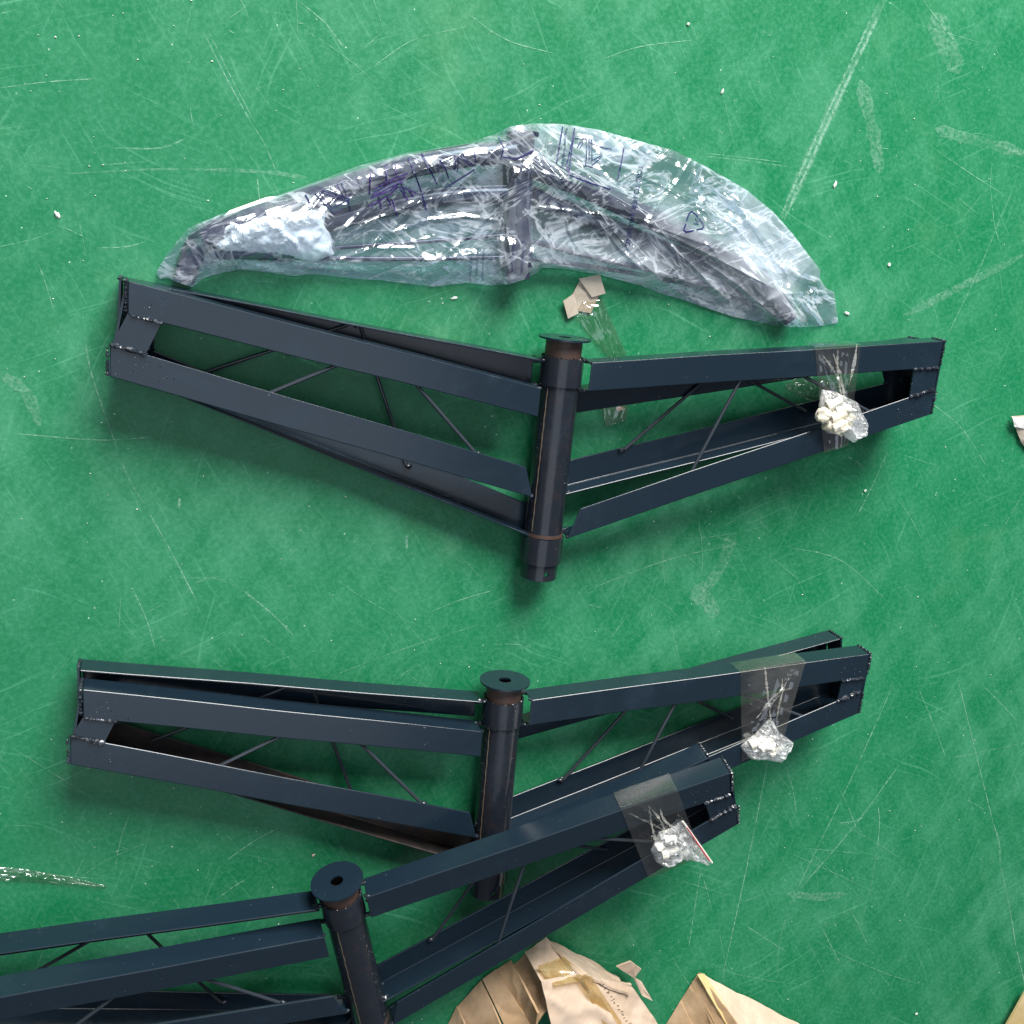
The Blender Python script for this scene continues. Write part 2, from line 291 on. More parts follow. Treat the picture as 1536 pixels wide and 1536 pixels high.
for a,b,c,w,k in LN:
    P=[at(*p)[:2] for p in catmull([a,b,c],5)]; zi+=1
    strip(bmf if k else bms,P,w*(.0007 if w<9 else .0015),.0004+zi*4e-6)
hot=[(1230,1300),(1300,1180),(300,930),(640,960),(1400,120),(120,330),(450,80),(1090,880),(1400,700),(1180,1430),(170,1330),(330,1160),(980,900),(1420,330)]
for i in range(300):
    if random.random()<.62: hx,hy=random.choice(hot); u,v=random.gauss(hx,85),random.gauss(hy,60)
    else: u,v=random.uniform(-60,1600),random.uniform(-60,1600)
    L=random.choice([12,18,25,40,60,90,170]); an=random.choice([1.9,2.1,.4,-.5,1.2,2.7])+random.gauss(0,.35); bend=random.gauss(0,.06)
    p=[(u+L*.5*k*math.cos(an+bend*k),v-L*.5*k*math.sin(an+bend*k)) for k in (-1,-.4,.3,1)]
    zi+=1; strip(bms if random.random()<.75 else bmf,[at(*q)[:2] for q in p],random.choice([.0004,.0005,.0006,.0009]),.0004+zi*4e-6)
tag(frombm('floor_scratches',bms,M['scratch']),kind='structure'); tag(frombm('floor_scuffs',bmf,M['scuff']),kind='structure')
# loose grit
bm=bmesh.new()
for i in range(420):
    u,v=random.uniform(-60,1600),random.uniform(-60,1600); p=at(u,v); blob(bm,(p[0],p[1],.0008),random.uniform(.0003,.0009)*random.choice([.6,.8,1,1.3]),1,(1.4,.9,.6),.4)
tag(frombm('floor_grit',bm,M['chip']),'fine pale grit and paint dust scattered over the green floor','grit',kind='stuff')

# ---------------------------------------------------------------- folding steel frames
S_=SHP; T=.0028
def build_frame(fi,label):
    F=FR[fi]; root=empty('folding_frame'); Mx=Matrix([list(r) for r in F['M']]).to_4x4(); Mx.translation=Vector(F['t']); root.matrix_world=Mx
    tag(root,label,'steel frame','folding steel frames')
    Mi=np.array(F['M']); cl=Mi.T@(CAM-np.array(F['t']))          # camera seen from the frame: used for the drilled hole only
    rt=.0280
    # hub: sleeve, collars, inner tube, cap
    bm=bmesh.new(); ring_tube(bm,[(-.066,rt-.003),(-.066,rt),(-.291,rt),(-.291,rt-.003)]); bevel(bm,.0006); hub=frombm('sleeve_tube',bm,M['tube'],root,True)
    bm=bmesh.new(); ring_tube(bm,[(-.0265,rt),(-.0265,rt+.0028),(-.0665,rt+.0028),(-.0665,rt)]); bevel(bm,.0006); c1=frombm('collar',bm,M['tube'],root,True)
    bm=bmesh.new(); ring_tube(bm,[(-.2915,rt-.0005),(-.2915,rt+.0032),(-.331,rt+.0032),(-.331,rt-.0005)]); bevel(bm,.0006); frombm('collar',bm,M['tube'],root,True)
    bm=bmesh.new(); ring_tube(bm,[(-.002,rt-.005),(-.002,rt-.0018),(-.030,rt-.0018),(-.030,rt-.005)]); frombm('rusty_neck',bm,M['rust'],root,True)
    bm=bmesh.new(); ring_tube(bm,[(-.2855,rt),(-.2855,rt+.0005),(-.2905,rt+.0005),(-.2905,rt)]); frombm('rust_ring',bm,M['rust'],root,True)
    bm=bmesh.new(); ring_tube(bm,[(-.30,rt-.0045),(-.30,rt-.0006),(-.356,rt-.0006),(-.356,rt-.0045)]); bevel(bm,.0006); tail=frombm('inner_tube',bm,M['tube'],root,True)
    a0=math.atan2(cl[1],cl[0])+.46
    bmc=bmesh.new(); sweep(bmc,[(0,0,-.3455),(.06*math.cos(a0),.06*math.sin(a0),-.3455)],.0042,20); cut=frombm('drill',bmc,None)
    md=tail.modifiers.new('hole','BOOLEAN'); md.object=cut; md.solver='EXACT'; cut.parent=root
    dg=bpy.context.evaluated_depsgraph_get(); me=bpy.data.meshes.new_from_object(tail.evaluated_get(dg)); tail.modifiers.clear(); tail.data=me; bpy.data.objects.remove(cut)
    bm=bmesh.new(); ring_tube(bm,[(-.0015,.0092),(.0012,.0092),(.0012,S_['rd']),(-.0015,S_['rd'])],64); bevel(bm,.0005); frombm('cap_disc',bm,M['paint'],root,False)
    bm=bmesh.new(); aS=a0-.46-.62; pts=[((rt+.0001)*math.cos(aS+.012*math.sin(k*1.3)),(rt+.0001)*math.sin(aS+.012*math.sin(k*1.3)),-.069-k*.0053) for k in range(41)]
    sweep(bm,pts,[.0007+.0004*math.sin(k*2.1)**2 for k in range(41)],6); frombm('weld_seam',bm,M['seam'],root,True)
    bm=bmesh.new()
    for z,rr,n in ((-.0675,rt+.001,46),(-.0263,rt+.001,30)):
        for k in range(n):
            a=2*math.pi*k/n; blob(bm,(rr*math.cos(a),rr*math.sin(a),z+random.uniform(-.0006,.0006)),random.uniform(.0010,.0021),1)
    for k in range(90):   # runs of weld spatter down the sleeve
        a=a0-.46+random.choice([.75,.9,-.8])+random.gauss(0,.10); blob(bm,((rt-.0002)*math.cos(a),(rt-.0002)*math.sin(a),random.uniform(-.28,-.07)),random.uniform(.0005,.0013),1)
    frombm('weld_bead',bm,M['weld'] if False else M['tube'],root,True)['kind']='stuff'
    for arm,near,left in (('TR',-1,0),('SR',1,0),('TL',1,1),('SL',-1,1)):
        phi,zt0,zb0,zt1,zb1,Rt,Rb=F['arms'][arm]; h,f,w=S_['h'],S_['f'],S_['w']
        sg=-1 if left else 1; u=Vector((math.cos(phi)*sg,math.sin(phi)*sg,0)); nn=Vector((-math.sin(phi),math.cos(phi),0))
        nf=near*h; nl=near*(h-f); s=-near
        r0t,r0b=S_['r0t'],S_['r0b']
        def P(which,r,e,n):
            R_,r0,z0,z1=(Rt,r0t,zt0,zt1) if which=='t' else (Rb,r0b,zb0,zb1)
            z=z0+(z1-z0)*(r-r0)/(R_-r0); z+=(-e if which=='t' else e); return u*r+nn*n+Vector((0,0,z))
        # end plate is the arm's own mesh: flat piece between the chords + outer web
        bm=bmesh.new(); e0=w-.003; ni=nf+s*.0008
        def q(which,r,e,n): return P(which,r,e,n)
        Ro=min(Rt,Rb)-.0004
        prism(bm,[q('t',Rt-S_['we'],e0,ni),q('t',Rt-.0006,e0,ni),q('b',Rb-.0006,e0,ni),q('b',Rb-S_['we'],e0,ni)],
                 [q('t',Rt-S_['we'],e0,ni+s*T),q('t',Rt-.0006,e0,ni+s*T),q('b',Rb-.0006,e0,ni+s*T),q('b',Rb-S_['we'],e0,ni+s*T)])
        A=[q('t',Rt+.0002,.0004,nf+s*.0004),q('t',Rt+.0002,.0004,nl),q('b',Rb+.0002,.0004,nl),q('b',Rb+.0002,.0004,nf+s*.0004)]
        prism(bm,A,[p+u*T for p in A]); bevel(bm,.0007)
        am=frombm('arm',bm,M['paint'],root)
        for which in 'tb':
            R_,r0=(Rt,r0t) if which=='t' else (Rb,r0b); cb=0 if which=='t' or near==1 else S_['cb']
            if near==1 and which=='b': r0=.020
            prof=[(0,nf),(w,nf),(w,nf+s*T),(T,nf+s*T),(T,nl),(0,nl)]
            N_=10; bm=bmesh.new(); rings=[]
            for k in range(N_+1):
                fr=k/N_; rings.append([bm.verts.new(P(which,r0+(cb*e/w)*(1-fr)+(R_-r0)*fr,e,n)+Vector((0,0,1))*(.0007*math.sin(fr*9+fi+near))*math.sin(fr*math.pi)) for e,n in prof])
            bm.faces.new(rings[0][::-1]); bm.faces.new(rings[-1])
            for a,b in zip(rings,rings[1:]):
                for k in range(6): bm.faces.new((a[k],a[(k+1)%6],b[(k+1)%6],b[k]))
            bmesh.ops.recalc_face_normals(bm,faces=bm.faces); bevel(bm,.0016,3)
            ch=frombm('chord',bm,M['rustpaint'] if (fi==1 and arm=='TL' and which=='b') else M['paint'],am)
            if fi==1 and arm=='TL' and which=='b': ch['label']='chord with brown rusty inner face'
            # hinge tab joining the chord to the tube
            bm=bmesh.new(); nm=.5*(nl)*.2; zz=P(which,r0,T*.5,0).z
            sweep(bm,[u*(rt-.001)+nn*nl*.5+Vector((0,0,zz)),P(which,r0+.008,T*1.4,nl*.5)],.0032,10); frombm('hinge_tab',bm,M['paint'],am,True)
        # brace rods
        k=arm[0]; ri,ra,ro=((.31,.46,.84) if k=='T' else (.155,.41,.70))
        L=lambda fr: r0t+fr*(Rt-r0t)
        nr=nf+s*(T+.0035); el=w*.62 if k=='T' else w-.002
        for a,b in (((ri,el),(ra-.012,.006)),((ra+.02,.006),(ro,w*.7))):
            bm=bmesh.new(); p0=P('b',L(a[0]),a[1],nr) if a[0]==ri else P('t',L(a[0]),a[1],nr); p1=P('t',L(b[0]),b[1],nr) if b[0]<ra else P('b',L(b[0]),b[1],nr)
            mid=(p0+p1)/2+nn*s*random.uniform(.000,.002); sweep(bm,[p0,(p0*3+p1)/4+nn*s*.0008,mid,(p0+p1*3)/4+nn*s*.0008,p1],.0026,12); frombm('brace_rod',bm,M['rod'],am,True)
        # welds
        bm=bmesh.new(); n0=nf-s*.0002
        beads(bm,P('t',Rt-S_['we'],w,n0),P('t',Rt-.002,w,n0),.0032,13); beads(bm,P('b',Rb-S_['we'],w,n0),P('b',Rb-.002,w,n0),.0040,13)
        beads(bm,P('t',Rt+T,0,nf),P('t',Rt+T,w*.9,nf),.0021,15); beads(bm,P('b',Rb+T,0,nf),P('b',Rb+T,w*.9,nf),.0021,12); beads(bm,P('t',Rt+T,0,nf),P('t',Rt+T,0,nl),.0021,12)
        for which in 'tb':
            r0=r0t if which=='t' else r0b; beads(bm,P(which,r0+.002,.001,nl*.5),P(which,r0-.006,.001,nl*.5),.0040,5); beads(bm,P(which,r0+.002,.001,nf+s*.003),P(which,r0-.001,.001,nf+s*.006),.0030,4)
        blob(bm,P('b',L(ri)-.004,el,nr-s*.001),.0042,2,(1.3,.9,.9)); blob(bm,P('t',L(ra),.006,nr),.003,2)
        for _ in range(34): blob(bm,P(random.choice('tb'),Rt-random.uniform(.004,.06),random.uniform(.01,w),n0),random.uniform(.0004,.0010),1)
        frombm('weld',bm,M['weld'],am,True)['kind']='stuff'
    return root
F0=build_frame(0,'black steel folding frame directly below the plastic-wrapped one, both left arms fully in view')
F1=build_frame(1,'middle black steel folding frame, its hub foot passing under the arm of the lowest frame')
F2=build_frame(2,'lowest black steel folding frame, its left arms running out of the picture')

# ---------------------------------------------------------------- tape bands and hardware bags on the frames
def arm_point(fi,arm,near,uv,n):
    "world point where pixel uv meets the plane of an arm at local offset n"
    F=FR[fi]; Mm=np.array(F['M']); t=np.array(F['t']); phi=F['arms'][arm][0]
    nl=np.array([-math.sin(phi),math.cos(phi),0]); nw=Mm@nl; d=RWn@np.array([(uv[0]-768)/FPX,(uv[1]-768)/FPX,1.0])
    s=((t+nw*n-CAM)@nw)/(d@nw); return CAM+s*d, nw
def arm_grid(fi,arm,U,V,off,out):
    "grid on arm plane; out = metres toward the viewer side (array)"
    h=-S_['h']-off; sh=U.shape; P=np.empty(sh+(3,)); 
    for i in range(sh[0]):
        for j in range(sh[1]):
            p,nw=arm_point(fi,arm,-1,(U[i,j],V[i,j]),h); P[i,j]=p-nw*out[i,j]
    return P
def tape_band(fi,arm,lt,rt_,lb,rb,over,label,seed,sag=.004):
    "lt.. pixel corners on the front face; over = how far it goes back over the top flange"
    ny,nx=64,26; s=np.linspace(0,1,nx)[None,:]; t=np.linspace(0,1,ny)[:,None]
    U=(lt[0]*(1-s)+rt_[0]*s)*(1-t)+(lb[0]*(1-s)+rb[0]*s)*t; V=(lt[1]*(1-s)+rt_[1]*s)*(1-t)+(lb[1]*(1-s)+rb[1]*s)*t
    wr=ridge(s*2+0*t,t*5+0*s,.3,1.2,.8,seed)+ridge(s*2+0*t,t*5+0*s,-1.0,1.5,.7,seed+3); out=.0006+.0008*wr*np.sin(np.pi*t)**.5
    rs_=random.Random(seed)
    for k in range(7):
        x0,x1=rs_.uniform(.02,.98),.55+rs_.uniform(-.28,.28); d_=(s-(x0+(x1-x0)*np.clip(t*1.4,0,1)**rs_.uniform(.7,1.4))); out=out+rs_.uniform(.0012,.0032)*np.exp(-np.abs(d_/rs_.uniform(.012,.03))**1.2)*np.clip(t*8,0,1)
    P=arm_grid(fi,arm,U,V,.0006,out)
    _,nw=arm_point(fi,arm,-1,lt,-S_['h'])
    F=FR[fi]; zw=np.array(F['M'])@np.array([0,0,1.0])
    top=P[0]; rows=[]
    for k in range(14,0,-1):
        rows.append(top+nw*over*k/14+zw*.0012)
    bot=P[-1]; rb_=[bot+nw*.03*k/6 for k in range(1,7)]
    P=np.concatenate([np.array(rows),P,np.array(rb_)],0)
    o=grid_mesh('tape_band',P[...,0],P[...,1],P[...,2],M['tape'])
    for k in range(4):
        a,b=rs_.uniform(.03,.97),.55+rs_.uniform(-.3,.3); m0=rs_.randint(12,24); m1=rs_.randint(40,62); bm=bmesh.new(); prev=None; bd=rs_.gauss(0,.06)
        for i in range(m0,m1):
            f=(i-m0)/(m1-m0); c=(a+(b-a)*f+bd*math.sin(f*math.pi))*(P.shape[1]-1); c=min(max(c,0),P.shape[1]-2); j=int(c); q=P[i,j]*(1-c+j)+P[i,j+1]*(c-j)-nw*.0007
            d=(P[i,j+1]-P[i,j]); d/=np.linalg.norm(d)+1e-9; wd=.0018*math.sin(f*math.pi)**.5*rs_.uniform(.2,1.6)+.00008
            va,vb=bm.verts.new(q+d*wd),bm.verts.new(q-d*wd)
            if prev: bm.faces.new((prev[0],va,vb,prev[1]))
            prev=(va,vb)
        frombm('fold_glint',bm,M['glint'],o)  # pale strips laid on the tape as painted highlights along its creases
    tag(o,label,'tape','tape bands round the frames'); return o
tape_band(0,'TR',(1222,521),(1291,517),(1236,679),(1272,668),.036,'clear tape band round the right arms of the frame just below the wrapped one',3)
tape_band(1,'TR',(1110,1009),(1208,992),(1113,1142),(1172,1118),.036,'wide clear tape band round the right arms of the middle frame',5)
tape_band(2,'TR',(931,1213),(1016,1184),(973,1317),(1052,1284),.036,'brownish clear tape band round the right arms of the lowest frame',8)
def crumpled_bag(fi,arm,top,bot,h,label,seed,content,nx=70,ny=60,base=.002):
    root=empty('hardware_bag'); U,V,s,t=chains(top,bot,nx,ny)
    edge=np.clip(np.minimum(np.minimum(s,1-s)*2.2,np.minimum(t,1-t)*2.2),0,1)**.5
    z=h*edge*(.45+.55*fbm(s*4,t*4,4,seed)*1.6)+.006*edge*(ridge(s*3,t*3,.6,1.3,.8,seed)+ridge(s*3,t*3,-.8,1.2,.9,seed+2)+ridge(s*3,t*3,1.6,1.6,1,seed+4))
    P=arm_grid(fi,arm,U,V,base,z); c=P.mean((0,1)); root.location=c
    grid_mesh('film',*(P[...,k]-c[k] for k in range(3)),M['smallfilm'],root)
    Pb=arm_grid(fi,arm,U[::3,::3],V[::3,::3],base-.001,0*U[::3,::3]); grid_mesh('back_film',*(Pb[...,k]-c[k] for k in range(3)),M['smallfilm'],root)
    for nm,px,px2,rad,mt in content:
        rad*=1.12 if nm!='washer' else 1.6
        a,nw=arm_point(fi,arm,-1,px,-S_['h']-base-rad-.0015); b,_=arm_point(fi,arm,-1,px2,-S_['h']-base-rad-.0015)
        bm=bmesh.new()
        if nm=='plug':
            sweep(bm,[Vector(a-c),Vector(a-c).lerp(Vector(b-c),.35),Vector(a-c).lerp(Vector(b-c),.36),Vector(b-c)],[rad*1.15,rad*1.15,rad*.8,rad*.8],16); bevel(bm,.0006)
        else: blob(bm,a-c,rad,3,(1.2,1,.8),.5)
        frombm(nm,bm,M[mt],root,True)
    return tag(root,label,'hardware bag','small bags of fittings taped to the frames')
crumpled_bag(0,'TR',[(1228,608),(1233,584),(1255,588),(1285,603),(1301,640)],[(1230,632),(1240,650),(1262,652),(1280,664),(1300,650)],.016,
 'crumpled clear bag of cream plastic fittings taped on the frame just below the wrapped one',21,
 [('plug',(1240,610),(1262,600),.007,'nylon'),('plug',(1245,628),(1268,620),.008,'foamy'),('plug',(1238,636),(1256,644),.007,'foamy'),('plug',(1268,640),(1280,622),.007,'foamy'),('plug',(1252,616),(1275,612),.006,'nylon'),('washer',(1258,640),(1258,640),.008,'foamy'),('washer',(1236,622),(1236,622),.007,'foamy')])
crumpled_bag(1,'TR',[(1111,1119),(1135,1098),(1156,1076),(1168,1098),(1190,1113)],[(1112,1122),(1124,1138),(1148,1140),(1172,1144),(1189,1116)],.014,
 'crumpled whitish bag of fittings hanging below the tape on the middle frame',33,
 [('plug',(1125,1118),(1145,1108),(.006),'nylon'),('plug',(1138,1128),(1160,1124),.006,'nylon'),('washer',(1150,1118),(1150,1118),.007,'nylon'),('plug',(1155,1132),(1172,1122),.005,'nylon')])
zb=crumpled_bag(2,'TR',[(976,1275),(988,1248),(1010,1240),(1022,1230),(1066,1290)],[(982,1290),(1000,1300),(1022,1288),(1046,1290),(1064,1296)],.016,
 'clear zip bag with a red line and white spacers on the lowest frame',45,
 [('spacer',(990,1270),(1012,1264),.006,'nylon'),('plug',(992,1282),(1018,1276),.0065,'nylon'),('plug',(996,1260),(1014,1256),.005,'nylon'),('plug',(1020,1284),(1034,1276),.005,'nylon')])
def zipline(px0,px1,w,mat,out):
    a,nw=arm_point(2,'TR',-1,px0,-S_['h']-out); b,_=arm_point(2,'TR',-1,px1,-S_['h']-out); c=np.array(zb.location)
    bm=bmesh.new(); sweep(bm,[a-c,(a+b)/2-c,b-c],w,8); return frombm('zip_rib',bm,M[mat],zb,True)
zipline((1024,1232),(1068,1294),.0016,'nylon',.010); zipline((1031,1242),(1064,1291),.0009,'red',.0125)

# ---------------------------------------------------------------- parasol base wrapped in a plastic bag
wb_o=at(783,320); wb=empty('tube_leg_base',(wb_o[0],wb_o[1],0)); tag(wb,'dark enamelled base with bowed tube legs wrapped inside the plastic bag','steel base')
CAPS=[]
def tube_part(name,pts,r,parent=wb,mat='base',sm=6,film=True):
    Q=catmull([at(u,v,h) for u,v,h in pts],sm) if len(pts)>2 else [at(*pts[0]),at(*pts[1])]
    if film: CAPS.append((Q,r))
    bm=bmesh.new(); sweep(bm,[Vector(q)-Vector((wb_o[0],wb_o[1],0)) for q in Q],r,20); bevel(bm,.0008); return frombm(name,bm,M[mat],parent,True)
post=tube_part('post',[(783,206,.036),(776,418,.032)],.0175); tube_part('post_collar',[(784,225,.036),(783,262,.0358)],.0205); tube_part('post_collar',[(778,372,.033),(777,400,.0325)],.0205); tube_part('post_cap',[(784,199,.036),(783.8,206,.036)],.023)
tube_part('leg',[(772,228,.040),(700,234,.040),(600,254,.036),(500,286,.032),(420,314,.028),(345,340,.024),(302,360,.020),(284,392,.017),(275,420,.015)],.0150)
tube_part('leg',[(770,290,.026),(660,296,.020),(560,316,.016),(470,340,.014),(380,356,.014)],.0125)
tube_part('leg',[(798,250,.040),(880,283,.038),(980,330,.034),(1080,380,.030),(1140,425,.024),(1168,455,.018),(1182,478,.014)],.0150)
tube_part('leg',[(796,292,.026),(870,322,.018),(960,358,.014),(1060,398,.014),(1130,432,.014)],.0125)
tube_part('stay_rod',[(768,386,.030),(600,388,.024),(430,386,.016),(330,384,.014)],.0032); tube_part('stay_rod',[(768,352,.030),(640,362,.024),(500,372,.018),(400,380,.014)],.0028)
tube_part('stay_rod',[(794,361,.034),(900,388,.030),(1030,418,.022),(1150,455,.016)],.0038); tube_part('stay_rod',[(794,388,.028),(900,402,.022),(1020,424,.016),(1150,462,.012)],.0032)
tube_part('foot_plate',[(316,378,.016),(440,382,.016)],.0085)
# crumpled foam sheet
def dome(name,top,bot,h,mat,seed,nx=90,ny=60,amp=.008,base=.012,parent=None,rs=7):
    U,V,s,t=chains(top,bot,nx,ny); e=np.clip(np.minimum(np.minimum(s,1-s)*3,np.minimum(t,1-t)*2),0,1)**.55
    Z=base+h*e*(.7+.45*fbm(s*rs*.7,t*rs*.4,4,seed))+amp*e*(ridge(s*rs,t*rs*.5,.5,1,.6,seed,2)+ridge(s*rs,t*rs*.5,-.7,1.2,.7,seed+3,2)-.4)
    X,Y,Z=atg(U,V,Z); return X,Y,Z,U,V
X,Y,Z,U,V=dome('foam',[(312,350),(345,318),(400,298),(450,292),(474,302),(488,322)],[(318,366),(340,377),(380,380),(430,384),(470,392),(500,382)],.034,M['tissue'],61,base=.014)
fo=grid_mesh('foam_sheet',X,Y,Z,M['tissue'],thick=.002); tag(fo,'crumpled white foam sheet at the left end inside the plastic bag','foam sheet')
CAPS.append(([at(335,350,.026),at(400,338,.030),at(462,340,.030)],.036))
# the bag itself
top=[(235,408),(247,386),(262,366),(282,342),(330,322),(405,297),(465,275),(540,248),(610,229),(640,225),(700,215),(745,200),(765,190),(800,185),(845,186),(900,195),(960,212),(1010,225),(1065,253),(1120,285),(1160,318),(1190,352),(1215,385),(1231,405),(1229,418),(1240,433),(1251,438)]
bot=[(235,412),(240,419),(250,416),(270,425),(290,431),(308,416),(330,410),(360,404),(400,408),(440,414),(470,411),(530,418),(570,420),(610,425),(650,430),(700,424),(735,428),(765,426),(790,418),(806,409),(812,401),(850,403),(900,412),(960,428),(990,440),(1020,448),(1060,462),(1100,475),(1150,486),(1190,491),(1225,490),(1258,484)]
def relax(nx=220,ny=64,it=900):
    U,V,s,t=chains(top,bot,nx,ny); X,Y,_=atg(U,V,.02+0*U); ob=np.zeros_like(X)
    for Q,r in CAPS:
        Q=[np.array(q) for q in Q]
        for a,b in zip(Q,Q[1:]):
            d=b-a; L2=d[0]**2+d[1]**2+1e-9; k=np.clip(((X-a[0])*d[0]+(Y-a[1])*d[1])/L2,0,1)
            dist=np.hypot(X-a[0]-k*d[0],Y-a[1]-k*d[1]); zc=a[2]+k*d[2]; ob=np.maximum(ob,np.where(dist<r+.002,zc+np.sqrt(np.clip((r+.002)**2-dist**2,0,None)),0))
    H=ob.copy()
    for _ in range(it):
        A=H.copy(); A[1:-1,1:-1]=.25*(H[2:,1:-1]+H[:-2,1:-1])*1.0+.25*(H[1:-1,2:]+H[1:-1,:-2])-.00003
        A[0]=A[-1]=.003; A[:,0]=A[:,-1]=.003; H=np.maximum(A,np.maximum(ob,.003))
    return H
HB=relax()
# creases: pixel polylines (u,v), height, half width px
CR=[([(800,200),(820,245),(870,300),(930,372),(968,410)],.010,5),([(826,240),(885,300),(945,372)],.006,3),([(745,205),(700,225),(620,262),(560,300),(520,340)],.006,3),([(720,285),(640,300),(560,330),(500,365)],.006,3),([(690,232),(640,290),(600,330),(560,370)],.007,3),
 ([(800,190),(870,200),(960,225),(1060,270),(1130,330),(1180,400)],.010,9),([(830,215),(900,240),(960,262),(1040,300),(1100,360),(1150,430)],.009,5),([(850,185),(960,214),(1060,262),(1120,305)],.008,6),([(1055,275),(1058,300),(1100,335),(1130,380),(1165,425)],.009,4),
 ([(960,260),(1030,300),(1110,345)],.006,3),([(980,345),(1040,400),(1090,450)],.007,3),([(880,300),(940,370),(1000,430),(1060,460)],.007,3),([(1180,440),(1250,440)],.007,3),([(1175,400),(1190,440),(1195,485)],.007,3),([(1060,395),(1110,430),(1165,478)],.006,3),
 ([(745,380),(700,380),(640,400),(560,398),(500,390)],.006,3),([(680,345),(675,380),(680,420)],.007,3),([(680,418),(740,426),(790,415)],.007,4),([(800,380),(815,395),(800,412)],.009,5),([(770,260),(760,300),(745,350),(750,400)],.008,4),([(800,250),(796,310),(802,380)],.006,3),
 ([(745,330),(700,325),(640,330),(580,352)],.006,2.5),([(850,330),(855,350),(865,370)],.006,3),([(810,310),(900,322),(960,330)],.005,2),([(510,390),(560,372),(620,372)],.006,3),([(540,400),(600,412),(640,425)],.006,4),([(330,395),(420,400),(520,412)],.006,4),
 ([(282,345),(270,380),(262,420)],.006,4),([(300,350),(312,380),(296,425)],.007,5),([(440,382),(470,395),(520,400)],.007,5),([(1010,370),(1020,400),(1012,425)],.006,3),([(930,330),(1000,352),(1060,380),(1160,432)],.005,2.5),([(1100,300),(1150,360),(1200,420)],.008,7),([(1120,330),(1170,400),(1225,425)],.008,7),([(1070,262),(1140,320),(1200,395)],.006,5)]
def bilerp(G,s,t):
    ny,nx=G.shape; x=s*(nx-1); y=t*(ny-1); xi=np.clip(x.astype(int),0,nx-2); yi=np.clip(y.astype(int),0,ny-2); fx=x-xi; fy=y-yi
    return (G[yi,xi]*(1-fx)+G[yi,xi+1]*fx)*(1-fy)+(G[yi+1,xi]*(1-fx)+G[yi+1,xi+1]*fx)*fy
def bag_height(U,V,s,t):
    H=bilerp(HB,s,t); e=np.clip(np.minimum(np.minimum(t,1-t)*7,np.minimum(s,1-s)*18),0,1)
    x=U/100; y=V/100
    w=.0032*ridge(x,y,.35,.35,1.6,71,3)+.0030*ridge(x,y,-.75,.4,1.7,75,3)+.0024*ridge(x,y,1.3,.5,1.6,81,3)+.0008*ridge(x,y,.9,1.0,3.5,91,2)+.0008*ridge(x,y,-.3,1.0,3.6,95,2)+.003*fbm(x*1.2,y*1.6,3,99)
    # the drawn creases
    for P,h,hw in CR:
        D=np.full(U.shape,99.)
        for a,b in zip(P,P[1:]):
            dx,dy=b[0]-a[0],b[1]-a[1]; k=np.clip(((U-a[0])*dx+(V-a[1])*dy)/(dx*dx+dy*dy),0,1); D=np.minimum(D,np.hypot(U-a[0]-k*dx,V-a[1]-k*dy))
        D=D+2.5*(vn(x*9,y*9,7)-.5); w=w+.6*h*np.exp(-np.abs(D/(hw*1.3))**1.3)
    return H+w*(.25+.75*e)+.001
NX,NY=760,190
U,V,s,t=chains(top,bot,NX,NY); Z=bag_height(U,V,s,t); X,Y,Zg=atg(U,V,Z); BU,BV,BZ=U,V,Z
bago=wb_o
bag=grid_mesh('plastic_bag',X-wb_o[0],Y-wb_o[1],Zg,M['film']); bag.location=(wb_o[0],wb_o[1],0); tag(bag,'crumpled clear plastic bag with blue printing wrapped round the topmost frame','plastic bag')
U2,V2,s2,t2=chains(top,bot,200,50); e2=np.clip(np.minimum(t2,1-t2)*6,0,1); X,Y,Zg=atg(U2,V2,.0022+0*U2); 
grid_mesh('under_film',X-wb_o[0],Y-wb_o[1],Zg,M['film'],bag)
# loose corner flap at the right end (lies beyond the leg)
# printing on the bag
def bag_z(u,v):
    i=np.argmin((BU[::2,::2]-u)**2+(BV[::2,::2]-v)**2); return BZ[::2,::2].flat[i]
def ink_line(bm,pts,w,lift=.0016):
    P=[]
    for a,b in zip(pts,pts[1:]):
        L=max(2,int(math.hypot(b[0]-a[0],b[1]-a[1])/3))
        for k in range(L): P.append((a[0]+(b[0]-a[0])*k/L,a[1]+(b[1]-a[1])*k/L))
    P.append(pts[-1]); pv=None; Q=[]; P=[p for p in P if np.min((BU[::2,::2]-p[0])**2+(BV[::2,::2]-p[1])**2)<9]
    if len(P)<2: return
    for (u,v) in P: Q.append(Vector(at(u,v,bag_z(u,v)+lift)))
    for i,q in enumerate(Q):
        d=Q[min(i+1,len(Q)-1)]-Q[max(i-1,0)]; d.z=0; d.normalize(); s_=Vector((-d.y,d.x,0))*w*.5; o_=Vector((wb_o[0],wb_o[1],0))
        a,b=bm.verts.new(q+s_-o_),bm.verts.new(q-s_-o_)
        if pv: bm.faces.new((pv[0],a,b,pv[1]))
        pv=(a,b)
def ink(name,lines,w,mat='ink',label=None):
    bm=bmesh.new()
    for l in lines: ink_line(bm,l,w)
    o=frombm(name,bm,M[mat],bag); o['kind']='stuff'
    if label: o['label']=label
    return o
ink('printed_frame',[[(844,190),(840,215),(835,245)],[(862,192),(858,215),(850,247)],[(850,247),(853,262)],[(862,198),(857,230),(853,262)],[(853,262),(880,273),(915,284)],[(936,222),(932,245),(926,272)]],.0019)
ink('printed_frame',[[(612,236),(622,260),(632,288),(640,316)],[(632,230),(645,255),(656,277)],[(660,240),(668,253),(673,268)],[(748,206),(756,222),(752,236),(776,238),(800,226)],[(668,282),(700,262),(712,254)],[(458,292),(465,305)]],.0021)
